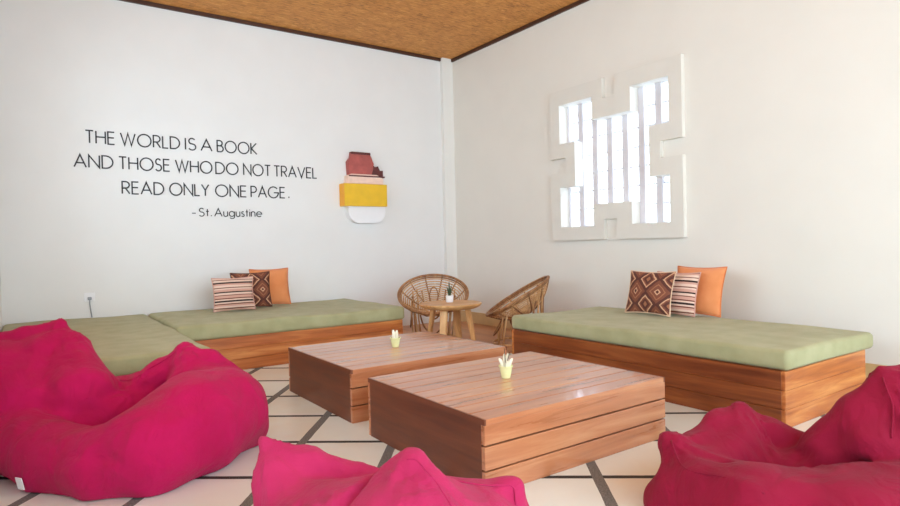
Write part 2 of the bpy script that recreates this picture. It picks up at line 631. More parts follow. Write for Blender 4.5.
for i in range(8):
    y = oy[0] + PY * i
    box(bm, XR + 0.085, XR + 0.15, y - 0.04, y + 0.04, oz[0], oz[5])
for j in range(8):
    z = oz[0] + PZ * j
    box(bm, XR + 0.11, XR + 0.14, oy[0], oy[5], z - 0.007, z + 0.007)
local(struct('window_grille', bm, M['block'], win), win)
bm = bmesh.new()
box(bm, XR + 0.121, XR + 0.127, oy[0], oy[5], oz[0], oz[5])
local(struct('window_glass', bm, M['pane'], win), win)

bm = bmesh.new(); box(bm, 5.305, XR, YL - 0.07, YL, 0, ZC); struct('trim_3', bm, M['trim_white'])
bm = bmesh.new(); box(bm, XL, 5.305, YL - 0.03, YL, ZC - 0.045, ZC); struct('trim_1', bm, M['trim_brown'])
bm = bmesh.new(); box(bm, XR - 0.03, XR, YB, YL - 0.07, ZC - 0.045, ZC); struct('trim_2', bm, M['trim_brown'])
bm = bmesh.new(); box(bm, XR - 0.02, XR, YB, YL - 0.07, 0, 0.17); struct('baseboard_right', bm, M['base_tan'])


# ------------------------------------------------------------------ wall lettering (thin sans capitals as raised strokes)
def arc(cx, cy, rx, ry, a0, a1, n=18):
    return [(cx + rx * math.cos(math.radians(a0 + (a1 - a0) * i / n)), cy + ry * math.sin(math.radians(a0 + (a1 - a0) * i / n))) for i in range(n + 1)]


G = {
    'T': (.56, [[(0, 1), (.56, 1)], [(.28, 1), (.28, 0)]]),
    'H': (.68, [[(0, 0), (0, 1)], [(.68, 0), (.68, 1)], [(0, .53), (.68, .53)]]),
    'E': (.48, [[(.48, 1), (0, 1), (0, 0), (.48, 0)], [(0, .53), (.44, .53)]]),
    'W': (1.08, [[(0, 1), (.29, 0), (.54, 1), (.79, 0), (1.08, 1)]]),
    'O': (1.02, [arc(.51, .5, .51, .52, 0, 360, 36)]),
    'R': (.54, [[(0, 0), (0, 1), (.26, 1)] + arc(.26, .73, .26, .27, 90, -90, 12) + [(0, .46)], [(.24, .46), (.54, 0)]]),
    'L': (.42, [[(0, 1), (0, 0), (.42, 0)]]),
    'D': (.74, [[(0, 0), (0, 1), (.24, 1)] + arc(.24, .5, .5, .5, 90, -90, 18) + [(0, 0)]]),
    'I': (.0, [[(0, 0), (0, 1)]]),
    'S': (.48, [arc(.24, .76, .2, .25, 30, 250, 14)[:-1] + [(.24, .52)] + arc(.24, .26, .24, .27, 70, -150, 14)]),
    'A': (.80, [[(0, 0), (.40, 1), (.80, 0)], [(.14, .34), (.66, .34)]]),
    'B': (.54, [[(0, 0), (0, 1), (.24, 1)] + arc(.24, .77, .22, .23, 90, -90, 10) + [(0, .54)], [(.24, .54)] + arc(.26, .27, .28, .27, 90, -90, 12) + [(0, 0)]]),
    'K': (.56, [[(0, 0), (0, 1)], [(.52, 1), (.03, .5), (.56, 0)]]),
    'N': (.72, [[(0, 0), (0, 1), (.72, 0), (.72, 1)]]),
    'V': (.74, [[(0, 1), (.37, 0), (.74, 1)]]),
    'P': (.52, [[(0, 0), (0, 1), (.25, 1)] + arc(.25, .72, .27, .28, 90, -90, 12) + [(0, .44)]]),
    'G': (1.0, [arc(.51, .5, .51, .52, 42, 348, 30) + [(1.01, .47), (.56, .47)]]),
    'Y': (.62, [[(0, 1), (.31, .5), (.62, 1)], [(.31, .5), (.31, 0)]]),
    '.': (.06, [[(.0, .0), (.0, .14)]]),
    '-': (.28, [[(0, .36), (.28, .36)]]),
    't': (.26, [[(.13, .92), (.13, 0)], [(0, .62), (.26, .62)]]),
    'u': (.42, [[(0, .64), (0, .22)] + arc(.21, .22, .21, .24, 180, 360, 12) + [(.42, .64)], [(.42, .3), (.42, 0)]]),
    'g': (.58, [arc(.29, .32, .29, .33, 0, 360, 24), [(.58, .64), (.58, -.02)] + arc(.31, -.05, .27, .24, 0, -150, 12)]),
    's': (.3, [arc(.15, .48, .12, .16, 40, 250, 10)[:-1] + [(.15, .33)] + arc(.15, .16, .15, .17, 70, -150, 10)]),
    'i': (.0, [[(0, 0), (0, .64)], [(0, .84), (0, .92)]]),
    'n': (.42, [[(0, 0), (0, .64)], [(0, .42)] + arc(.21, .42, .21, .23, 180, 0, 12) + [(.42, 0)]]),
    'e': (.6, [[(.01, .34), (.6, .34)] + arc(.3, .32, .3, .33, 4, 318, 24)]),
}


def stroke(bm, pts, w, place, y0, y1):
    """mitred ribbon along pts (2D), given depth y0..y1"""
    P = [Vector(p) for p in pts]
    Q = [P[0]]
    for p in P[1:]:
        if (p - Q[-1]).length > 1e-4:
            Q.append(p)
    P = Q
    closed = (P[0] - P[-1]).length < 1e-3 and len(P) > 4
    if closed:
        P = P[:-1]
    n = len(P)
    LR = []
    for i in range(n):
        if closed:
            a, b = P[i - 1], P[(i + 1) % n]
            d0, d1 = (P[i] - a).normalized(), (b - P[i]).normalized()
        else:
            d0 = (P[i] - P[i - 1]).normalized() if i else None
            d1 = (P[i + 1] - P[i]).normalized() if i < n - 1 else None
            d0 = d0 or d1
            d1 = d1 or d0
        n0, n1 = Vector((-d0.y, d0.x)), Vector((-d1.y, d1.x))
        m = n0 + n1
        m = n0 if m.length < 1e-3 else m.normalized()
        k = 1 / max(0.35, m.dot(n0))
        LR.append((P[i] + m * w / 2 * k, P[i] - m * w / 2 * k))
    F, Bk = [], []
    for a, b in LR:
        F.append((bm.verts.new(place(a, y0)), bm.verts.new(place(b, y0))))
        Bk.append((bm.verts.new(place(a, y1)), bm.verts.new(place(b, y1))))
    for i in range(n if closed else n - 1):
        j = (i + 1) % n
        bm.faces.new((F[i][0], F[j][0], F[j][1], F[i][1]))
        bm.faces.new((Bk[i][0], Bk[i][1], Bk[j][1], Bk[j][0]))
        bm.faces.new((F[i][0], Bk[i][0], Bk[j][0], F[j][0]))
        bm.faces.new((F[i][1], F[j][1], Bk[j][1], Bk[i][1]))
    if not closed:
        bm.faces.new((F[0][0], F[0][1], Bk[0][1], Bk[0][0]))
        bm.faces.new((F[-1][0], Bk[-1][0], Bk[-1][1], F[-1][1]))


quote = thing('wall_quote', 'black capital lettering of a travel quotation on the white wall', 'wall lettering', (0.43, YL, 1.6))


def text_line(name, words, h, w, z):
    """words: list of (text, x0, x1); one mesh per letter"""
    X0 = words[0][1]
    line = bpy.data.objects.new(name, None)
    COL.objects.link(line)
    line.parent = quote
    line.location = (X0 - 0.43, 0, z - 1.6)
    for txt, x0, x1 in words:
        adv, x = [], 0
        for ch in txt:
            adv.append(x)
            x += G[ch][0] + .19
        tot = x - .19
        s = (x1 - x0) / max(tot, 0.05) if tot > .1 else h
        for ch, a in zip(txt, adv):
            bm = bmesh.new()
            for pl in G[ch][1]:
                stroke(bm, [(p[0] * s, p[1] * h) for p in pl], w, lambda v, y: (v[0], y, v[1]), -0.006, 0.0)
            o = link('letter' if ch.isalpha() else 'punctuation_mark', bm, M['letter'], line)
            o.location = (x0 - X0 + a * s, 0, 0)
    return line


text_line('text_line', [('THE', 0.547, 0.826), ('WORLD', 0.888, 1.507), ('IS', 1.573, 1.689), ('A', 1.75, 1.876), ('BOOK', 1.939, 2.425)], 0.137, 0.0145, 2.412)
text_line('text_line', [('AND', 0.432, 0.803), ('THOSE', 0.865, 1.39), ('WHO', 1.458, 1.869), ('DO', 1.916, 2.183), ('NOT', 2.253, 2.595), ('TRAVEL', 2.644, 3.229)], 0.137, 0.0145, 2.141)
text_line('text_line', [('READ', 0.889, 1.319), ('ONLY', 1.386, 1.825), ('ONE', 1.906, 2.277), ('PAGE', 2.339, 2.778), ('.', 2.833, 2.846)], 0.137, 0.0145, 1.862)
text_line('attribution', [('-', 1.625, 1.667), ('St', 1.706, 1.818), ('.', 1.847, 1.854), ('Augustine', 1.887, 2.467)], 0.095, 0.011, 1.614)

# ------------------------------------------------------------------ jar shaped ornament on the wall
jx, jz = 3.91, 1.53
jar = thing('wall_ornament', 'jar shaped ornament with red top, yellow band and white base on the wall', 'wall ornament', (jx, YL, jz))


def rrect(x0, x1, z0, z1, r0, r1, n=6):
    """rounded rectangle, r0 at the bottom corners, r1 at the top"""
    p = []
    for cx, cz, r, a in ((x1 - r0, z0 + r0, r0, -90), (x1 - r1, z1 - r1, r1, 0), (x0 + r1, z1 - r1, r1, 90), (x0 + r0, z0 + r0, r0, 180)):
        for i in range(n + 1):
            t = math.radians(a + 90 * i / n)
            p.append((cx + r * math.cos(t), cz + r * math.sin(t)))
    return p


def slab(name, poly, depth, mat, bev=0.012):
    bm = bmesh.new()
    prism(bm, poly, 'y', -depth, 0)
    es = [e for e in bm.edges if all(abs(v.co.y + depth) < 1e-6 for v in e.verts)]
    bmesh.ops.bevel(bm, geom=es, offset=bev, segments=3, affect='EDGES')
    return link(name, bm, mat, jar, smooth=True, autos=40)


slab('base', rrect(-0.265, 0.315, 0.0, 0.30, 0.17, 0.01, 12), 0.10, M['white_gloss'], 0.03)
bm = bmesh.new(); box(bm, -0.35, 0.315, -0.16, 0, 0.235, 0.545)
band = link('band', bm, [M['yellow'], M['yellow_shaded']], jar)
for p in band.data.polygons:
    if p.normal.x < -0.9:
        p.material_index = 1
slab('shoulder', [(-0.285, 0.545), (0.30, 0.545), (0.305, 0.64), (0.20, 0.69), (-0.20, 0.69), (-0.27, 0.66)], 0.09, M['cream_pink'])
slab('lid', [(-0.235, 0.665), (0.12, 0.665), (0.145, 0.76), (0.165, 0.85), (0.125, 0.93), (0.105, 0.995), (-0.185, 0.995), (-0.2, 0.92), (-0.245, 0.86), (-0.24, 0.74)], 0.075, M['red'])
slab('lid_rim', [(-0.24, 0.652), (0.325, 0.652), (0.325, 0.672), (-0.24, 0.672)], 0.095, M['dark_red'], 0.004)
slab('lid_rim', [(-0.19, 0.965), (0.11, 0.965), (0.105, 1.0), (-0.185, 1.0)], 0.082, M['dark_red'], 0.004)
slab('clasp', [(0.11, 0.672), (0.315, 0.672), (0.315, 0.76), (0.26, 0.75), (0.24, 0.82), (0.18, 0.80), (0.15, 0.84), (0.115, 0.80)], 0.06, M['dark_red'], 0.006)

# small socket with a cord
so = thing('wall_socket', 'small white wall socket with short grey cord above the daybed cushion', 'wall socket', (0.53, YL, 0.70))
bm = bmesh.new(); box(bm, -0.045, 0.06, -0.012, 0, -0.04, 0.06, 0.006); link('plate', bm, M['white_gloss'], so)
bm = bmesh.new(); box(bm, -0.012, 0.026, -0.045, -0.012, -0.02, 0.012, 0.006); link('plug', bm, M['grey_cord'], so)
bm = bmesh.new(); tube(bm, [(0.007, -0.035, -0.015), (0.006, -0.04, -0.06), (0.012, -0.03, -0.12), (0.02, -0.02, -0.18), (0.024, -0.02, -0.215)], 0.006, 6); link('cord', bm, M['grey_cord'], so)


# ------------------------------------------------------------------ daybeds
def rounded_block(bm, lx, ly, h, r, cuts=(40, 24, 6), amp=0.004, seed=0):
    """upholstered block from (0,0,0) to (lx,ly,h) with soft edges"""
    nx, ny, nz = cuts
    rnd = random.Random(seed)
    ph = [rnd.uniform(0, 6.28) for _ in range(6)]

    def shape(x, y, z):
        p = Vector((x, y, z))
        q = Vector((min(max(x, r), lx - r), min(max(y, r), ly - r), min(max(z, r), h - r)))
        d = p - q
        if d.length > 1e-9:
            m = max(abs(d.x), abs(d.y), abs(d.z))
            p = q + d.normalized() * m
        w = amp * (math.sin(3.1 * x + ph[0] + 1.3 * math.sin(2.3 * y + ph[1])) + 0.6 * math.sin(7.3 * x + 4.1 * y + ph[2]) + 0.5 * math.sin(9 * y - 5 * x + ph[3]))
        if z > h * 0.5:
            p.z += w
        if y < r or y > ly - r:
            p.y += w * 1.2
        if x < r or x > lx - r:
            p.x += w * 1.2
        return p
    cache = {}

    def V(i, j, k):
        key = (i, j, k)
        if key not in cache:
            f = lambda t: t
            # denser sampling near the edges
            e = lambda i, n, L: (r * i / 3 if i <= 3 else L - r * (n - i) / 3 if i >= n - 3 else r + (L - 2 * r) * (i - 3) / (n - 6))
            cache[key] = bm.verts.new(shape(e(i, nx, lx), e(j, ny, ly), e(k, nz, h)))
        return cache[key]
    for i in range(nx):
        for j in range(ny):
            for k in (0, nz):
                bm.faces.new((V(i, j, k), V(i + 1, j, k), V(i + 1, j + 1, k), V(i, j + 1, k)))
    for i in range(nx):
        for k in range(nz):
            for j in (0, ny):
                bm.faces.new((V(i, j, k), V(i + 1, j, k), V(i + 1, j, k + 1), V(i, j, k + 1)))
    for j in range(ny):
        for k in range(nz):
            for i in (0, nx):
                bm.faces.new((V(i, j, k), V(i, j + 1, k), V(i, j + 1, k + 1), V(i, j, k + 1)))


def daybed(label, x0, y0, lx, ly, hb, ht, over, seed, group):
    """over = (x-, x+, y-, y+) overhang of the mattress beyond the box"""
    t = thing('daybed', label, 'daybed', (x0, y0, 0), 0, None)
    n, g, th = 3, 0.0015, 0.028
    for s in ('front', 'back', 'left', 'right'):
        bm = bmesh.new()
        for k in range(n):
            z0, z1 = hb / n * k + (g if k else 0), hb / n * (k + 1)
            if s == 'front':
                box(bm, 0, lx, 0, th, z0, z1, 0.003, 1)
            elif s == 'back':
                box(bm, 0, lx, ly - th, ly, z0, z1, 0.003, 1)
            elif s == 'left':
                box(bm, 0, th, th, ly - th, z0, z1, 0.003, 1)
            else:
                box(bm, lx - th, lx, th, ly - th, z0, z1, 0.003, 1)
        link('side_panel', bm, M['bench_x'] if s in ('front', 'back') else M['bench_y_shaded'], t)
    bm = bmesh.new(); box(bm, th, lx - th, th, ly - th, hb - 0.03, hb - 0.002); link('platform', bm, M['bench_x'], t)
    bm = bmesh.new()
    rounded_block(bm, lx + over[0] + over[1], ly + over[2] + over[3], ht - hb, 0.038, seed=seed)
    m = link('mattress', bm, M['green'], t, smooth=True)
    m.location = (-over[0], -over[2], hb)
    return t


HT = 0.485
daybed('wooden daybed with sage green mattress along the left wall, behind the big beanbag', -0.235, 4.63, 1.325, 3.05, 0.345, HT, (0, 0, 0.01, 0), 1, None)
daybed('wooden daybed with sage green mattress along the lettered wall, striped cushion on it', 1.105, 6.06, 2.46, 1.60, 0.335, HT, (0, 0.02, 0.03, 0), 2, None)
daybed('wooden daybed with sage green mattress below the glass block window', 3.825, 1.845, 1.19, 2.58, 0.36, HT + 0.004, (-0.005, 0.10, 0.02, 0.02), 3, None)


# ------------------------------------------------------------------ scatter cushions
def pillow_mesh(w, h, th, seed=0, n=26):
    bm = bmesh.new()
    rnd = random.Random(seed)
    a, b = rnd.uniform(0, 6), rnd.uniform(0, 6)
    sheets = []
    for s in (1, -1):
        g = {}
        for i in range(n + 1):
            for j in range(n + 1):
                u, v = -1 + 2 * i / n, -1 + 2 * j / n
                x = w / 2 * u * (1 - 0.075 * (1 - v * v))
                z = h / 2 * v * (1 - 0.075 * (1 - u * u)) + h / 2
                t = th / 2 * ((1 - abs(u) ** 2.6) * (1 - abs(v) ** 2.6)) ** 0.62
                t *= 1 + 0.10 * math.sin(3 * u + 2.2 * v + a) + 0.06 * math.sin(5 * v - 3 * u + b)
                edge = i in (0, n) or j in (0, n)
                if edge and s == -1:
                    g[i, j] = sheets[0][i, j]
                else:
                    g[i, j] = bm.verts.new((x, -s * (t + (0 if edge else 0.002)), z))
        sheets.append(g)
        for i in range(n):
            for j in range(n):
                bm.faces.new((g[i, j], g[i + 1, j], g[i + 1, j + 1], g[i, j + 1]))
    edge = []
    g = sheets[0]
    for i in range(n):
        edge.append(g[i, 0].co.copy())
    for j in range(n):
        edge.append(g[n, j].co.copy())
    for i in range(n, 0, -1):
        edge.append(g[i, n].co.copy())
    for j in range(n, 0, -1):
        edge.append(g[0, j].co.copy())
    return bm, edge


def cushion(label, mat, x, y, z, rz, tilt, w, h, th, seed, group, pipe):
    """stands on its lower edge, faces local -y, leans back by tilt"""
    t = thing('scatter_cushion', label, 'cushion', (x, y, z), rz, group)
    bm, edge = pillow_mesh(w, h, th, seed)
    c = link('cover', bm, mat, t, smooth=True)
    c.rotation_euler = (-tilt, 0, 0)
    bm = bmesh.new(); tube(bm, edge, 0.0055, 6, closed=True)
    p = link('piping', bm, pipe, t, smooth=True)
    p.rotation_euler = (-tilt, 0, 0)
    return t


M['cream_pipe'] = mat_fabric('cream_cord', srgb(222, 190, 160))
M['brown_pipe'] = mat_fabric('brown_cord', srgb(92, 52, 38))
M['orange_pipe'] = mat_fabric('orange_cord', srgb(212, 124, 72))
M['stripe_pipe'] = mat_fabric('pinkish_cord', srgb(206, 160, 146))
zc = HT + 0.012
GL, GR = None, None
cushion('striped brown and cream cushion in front on the daybed under the lettering', M['stripes'], 1.925, 7.06, zc, 0, math.radians(10), 0.47, 0.385, 0.12, 1, GL, M['stripe_pipe'])
cushion('brown diamond patterned cushion between striped and orange ones under the lettering', M['ikat'], 2.175, 7.21, zc, 0.0, math.radians(10), 0.47, 0.43, 0.12, 2, GL, M['brown_pipe'])
cushion('orange cushion at the back of the trio under the lettering', M['orange'], 2.455, 7.36, zc, 0, math.radians(10), 0.49, 0.46, 0.12, 3, GL, M['orange_pipe'])
RZ = -PI / 2
cushion('brown diamond patterned cushion in front on the daybed below the window', M['ikat'], 4.78, 3.575, zc, RZ, math.radians(15), 0.51, 0.42, 0.11, 4, GR, M['cream_pipe'])
cushion('striped brown and cream cushion half hidden on the daybed below the window', M['stripes'], 4.91, 3.385, zc, RZ, math.radians(15), 0.46, 0.41, 0.11, 5, GR, M['stripe_pipe'])
cushion('orange cushion rearmost of the trio on the daybed below the window', M['orange'], 5.04, 3.235, zc, RZ, math.radians(15), 0.50, 0.46, 0.11, 6, GR, M['orange_pipe'])


# ------------------------------------------------------------------ low plank tables
def coffee_table(label, x0, y0, lx, ly, h):
    t = thing('coffee_table', label, 'coffee table', (x0, y0, 0))
    th = 0.028
    bm = bmesh.new()
    n = 9
    for k in range(n):
        a, b = ly / n * k, ly / n * (k + 1)
        box(bm, 0.0102, lx - 0.0102, a + (0.0045 if k else 0), b - (0.0045 if k < n - 1 else 0), h - th, h, 0.002, 1)
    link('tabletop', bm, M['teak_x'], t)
    bands = [(0.0, 0.112), (0.120, 0.232), (0.241, h - th)]
    for y in (0, ly - th):
        bm = bmesh.new()
        for z0, z1 in bands:
            box(bm, 0, lx, y, y + th, z0, z1, 0.002, 1)
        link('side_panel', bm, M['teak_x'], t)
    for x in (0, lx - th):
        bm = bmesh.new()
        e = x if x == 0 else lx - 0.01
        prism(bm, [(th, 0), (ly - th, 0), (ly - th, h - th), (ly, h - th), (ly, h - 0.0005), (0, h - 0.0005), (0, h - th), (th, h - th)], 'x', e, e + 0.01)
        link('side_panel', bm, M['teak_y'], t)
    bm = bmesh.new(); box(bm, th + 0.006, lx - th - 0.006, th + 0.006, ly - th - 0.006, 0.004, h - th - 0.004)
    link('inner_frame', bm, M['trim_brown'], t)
    return t


TH = 0.365
coffee_table('low square reddish plank table nearest the camera', 1.742, 2.225, 1.398, 1.19, TH)
coffee_table('low square reddish plank table behind the nearer one, beside the wall daybed', 1.765, 3.70, 1.378, 1.205, TH)


def cup_plant(label, x, y, leaves, stick):
    t = thing('potted_plant', label, 'plant pot', (x, y, TH + 0.0005), 0, None)
    bm = bmesh.new()
    lathe(bm, [(0, 0), (0.024, 0), (0.028, 0.004), (0.037, 0.05), (0.04, 0.066), (0.046, 0.074), (0.044, 0.079), (0.037, 0.072), (0.034, 0.06), (0.0, 0.06)], 24)
    link('pot', bm, M['lime'], t, smooth=True, autos=50)
    bm = bmesh.new(); lathe(bm, [(0, 0.0605), (0.034, 0.0605), (0.03, 0.066), (0, 0.069)], 20); link('soil', bm, M['soil'], t, smooth=True)
    for (ax, ay, bx, by, hh, r) in leaves:
        bm = bmesh.new()
        p0, p2 = Vector((ax, ay, 0.058)), Vector((bx, by, 0.062 + hh))
        p1 = (p0 + p2) / 2 + Vector(((bx - ax) * -0.25, (by - ay) * -0.25, hh * 0.08))
        pts = [p0.lerp(p1, q).lerp(p1.lerp(p2, q), q) for q in (0, .2, .4, .6, .8, .93, 1)]
        tube(bm, pts, [r * k for k in (.75, 1, 1.05, 1, .85, .55, .12)], 8)
        link('leaf', bm, M['pale_leaf'], t, smooth=True)
    for (bx, by, hh) in stick:
        bm = bmesh.new(); tube(bm, [(0.0, 0.0, 0.06), (bx * .6, by * .6, 0.06 + hh * .6), (bx, by, 0.06 + hh)], [0.003, 0.003, 0.002], 6); link('stem', bm, M['dark_stick'], t)
    return t


cup_plant('small pale lime pot with pale pointed leaves on the nearest low table', 2.40, 2.837,
          [(-.012, .008, -.036, .022, .062, .011), (.010, -.008, .036, -.024, .06, .012), (.0, .012, .016, .03, .085, .011), (-.004, -.014, -.01, -.028, .05, .011), (.012, .008, .024, .006, .09, .010)],
          [(-.006, .004, .125), (.022, -.012, .10)])
cup_plant('small pale lime pot with stubby cream leaves on the farther low table', 2.455, 4.30,
          [(-.010, .006, -.014, .010, .082, .013), (.008, -.004, .012, -.008, .078, .014), (.0, .012, .002, .016, .06, .012)],
          [(-.03, .018, .02), (.03, -.022, .02)])


# ------------------------------------------------------------------ round side table with small pot
rtx, rty, rth, rr = 3.83, 5.46, 0.55, 0.35
t = thing('round_table', 'round honey coloured wooden side table between two rattan chairs', 'side table', (rtx, rty, 0))
bm = bmesh.new()
lathe(bm, [(0, rth - 0.055), (rr - 0.06, rth - 0.055), (rr - 0.02, rth - 0.035), (rr, rth - 0.012), (rr, rth - 0.004), (rr - 0.006, rth), (0, rth)], 56)
link('tabletop', bm, M['pale_wood'], t, smooth=True, autos=30)
M['pale_wood_z'] = mat_wood('honey_wood_legs', srgb(166, 112, 62), srgb(206, 154, 98), srgb(228, 186, 130), 2, 0.4)
for a in (-125, -35, 55, 145):
    a = math.radians(a - 20)
    c, s = math.cos(a), math.sin(a)
    bm = bmesh.new()
    A, B = Vector((c * 0.20, s * 0.20, rth - 0.05)), Vector((c * 0.29, s * 0.29, 0))
    side = Vector((-s, c, 0))
    out = Vector((c, s, 0))
    vs = []
    for p, hw, hd in ((A, 0.042, 0.022), (B, 0.030, 0.018)):
        vs.append([bm.verts.new(p + side * i * hw + out * j * hd) for i, j in ((-1, -1), (1, -1), (1, 1), (-1, 1))])
    for k in range(4):
        bm.faces.new((vs[0][k], vs[0][(k + 1) % 4], vs[1][(k + 1) % 4], vs[1][k]))
    bm.faces.new(vs[0]); bm.faces.new(vs[1][::-1])
    bmesh.ops.bevel(bm, geom=bm.edges[:], offset=0.006, segments=2, affect='EDGES')
    link('leg', bm, M['pale_wood_z'], t)
t = thing('potted_plant', 'small white pot with dark green sprig on the round wooden table', 'plant pot', (rtx + 0.035, rty + 0.06, rth + 0.0005))
bm = bmesh.new(); lathe(bm, [(0, 0), (0.036, 0), (0.04, 0.004), (0.044, 0.07), (0.044, 0.078), (0.039, 0.078), (0.037, 0.066), (0, 0.066)], 24); link('pot', bm, M['white_gloss'], t, smooth=True, autos=50)
bm = bmesh.new(); lathe(bm, [(0, 0.0665), (0.037, 0.0665), (0.03, 0.071), (0, 0.073)], 20); link('soil', bm, M['soil'], t, smooth=True)
for k, (dx, dy, hh) in enumerate(((-.004, 0, .17), (.02, -.014, .12), (-.026, .014, .11), (.01, .02, .10), (.006, -.02, .09), (.03, .0, .075), (-.022, -.014, .08))):
    bm = bmesh.new()
    p0, p2 = Vector((dx * .3, dy * .3, .068)), Vector((dx, dy, .068 + hh))
    p1 = Vector((dx * .35, dy * .35, .068 + hh * .55))
    pts = [p0.lerp(p1, q).lerp(p1.lerp(p2, q), q) for q in (0, .25, .5, .75, .92, 1)]
    tube(bm, pts, [.005, .0075, .009, .008, .004, .001], 6)
    link('leaf', bm, M['leaf'], t, smooth=True)


# ------------------------------------------------------------------ round rattan chairs
def bowl_pt(r, a, R, dep):
    """point of the shallow bowl: r 0..1 from the centre to the rim; rim lies in z = 0"""
    z = -dep * (1 - r ** 2.2)
    return Vector((r * R * math.cos(a), r * R * math.sin(a), z))


def rattan_chair(label, x, y, zrim, face, tilt, R):
    """face: compass angle the bowl opens to"""
    t = thing('rattan_chair', label, 'chair', (x, y, 0), face, 'round rattan chairs')
    dep = 0.24
    # bowl tilts about local y so that the +x (front) side of the rim drops
    TM = Matrix.Translation((0, 0, zrim)) @ Matrix.Rotation(tilt, 4, 'Y')
    P = lambda r, a: TM @ bowl_pt(r, a, R, dep)
    N = 56
    bm = bmesh.new()
    tube(bm, [P(1.0, 2 * PI * k / N) for k in range(N)], 0.017, 8, closed=True)
    tube(bm, [P(0.955, 2 * PI * k / N) for k in range(N)], 0.011, 8, closed=True)
    link('rim', bm, M['rattan_dark'], t, smooth=True)
    for k in range(12):
        a = 2 * PI * (k + 0.5) / 12
        bm = bmesh.new()
        tube(bm, [P(0.24 + 0.76 * q / 10, a) + TM.to_3x3() @ Vector((0, 0, -0.008)) for q in range(11)], 0.0095, 7)
        link('rib', bm, M['rattan_dark'], t, smooth=True)
    bm = bmesh.new()
    for q in range(13):
        r = 0.27 + 0.65 * q / 12
        tube(bm, [P(r, 2 * PI * k / N) for k in range(N)], 0.0072, 6, closed=True)
    link('seat_weave', bm, M['rattan'], t, smooth=True)
    bm = bmesh.new()
    tube(bm, [P(0.24, 2 * PI * k / 40) for k in range(40)], 0.012, 7, closed=True)
    for q in range(-4, 5):
        w = 0.24 * R * math.sqrt(max(0.02, 1 - (q / 4.6) ** 2))
        yy = q * 0.24 * R / 4.6
        zc_ = -dep * (1 - 0.24 ** 2.2)
        tube(bm, [TM @ Vector((-w, yy, zc_)), TM @ Vector((w, yy, zc_))], 0.006, 6)
    link('seat_centre', bm, M['rattan'], t, smooth=True)
    # loop arches on the inside of the back
    for da in (0.0,):
        bm = bmesh.new()
        pts = []
        for q in range(15):
            u = q / 14
            pts.append(P(0.30 + 0.42 * math.sin(PI * u), PI + da * 0.6 + (u - 0.5) * 0.75) + TM.to_3x3() @ Vector((0, 0, 0.010)))
        tube(bm, pts, 0.008, 6)
        link('back_loop', bm, M['rattan_dark'], t, smooth=True)
    # base: ring on the floor, four legs to the rim underside, bent loops
    bm = bmesh.new()
    tube(bm, [Vector((0.30 * math.cos(2 * PI * k / 40), 0.30 * math.sin(2 * PI * k / 40), 0.014)) for k in range(40)], 0.013, 8, closed=True)
    link('base_ring', bm, M['rattan'], t, smooth=True)
    for a in (PI / 4, 3 * PI / 4, 5 * PI / 4, 7 * PI / 4):
        foot = Vector((0.30 * math.cos(a), 0.30 * math.sin(a), 0.016))
        top = P(0.80, a)
        for da in (-0.13, 0.13):
            bm = bmesh.new()
            f2 = Vector((0.30 * math.cos(a + da), 0.30 * math.sin(a + da), 0.016))
            tp = P(0.80, a + da * 0.8)
            tube(bm, [f2, f2.lerp(tp, 0.35) + Vector((0.012 * math.cos(a), 0.012 * math.sin(a), 0)), f2.lerp(tp, 0.7), tp + Vector((0, 0, -0.008))], 0.010, 8)
            link('leg', bm, M['rattan'], t, smooth=True)
    for a in (0, PI / 2, PI, 3 * PI / 2):
        bm = bmesh.new()
        pts = []
        for q in range(17):
            u = q / 16
            aa = a + (u - 0.5) * 1.05
            top = P(0.72, aa)
            s = math.sin(PI * u) ** 0.6
            lowz = max(0.10, top.z * 0.36)
            rad = 0.295
            low = Vector((rad * math.cos(aa), rad * math.sin(aa), lowz))
            pts.append(top.lerp(low, s) + Vector((0, 0, -0.012)))
        tube(bm, pts, 0.010, 7)
        link('brace_loop', bm, M['rattan_dark'], t, smooth=True)
    return t


rattan_chair('round rattan bowl chair behind the side table, facing the camera', 4.225, 6.40, 0.58, math.atan2(-0.818, -0.575), math.radians(29), 0.445)
rattan_chair('round rattan bowl chair seen side on at the far end of the window daybed', 4.79, 5.42, 0.565, math.atan2(0.62, -0.79), math.radians(31), 0.435)


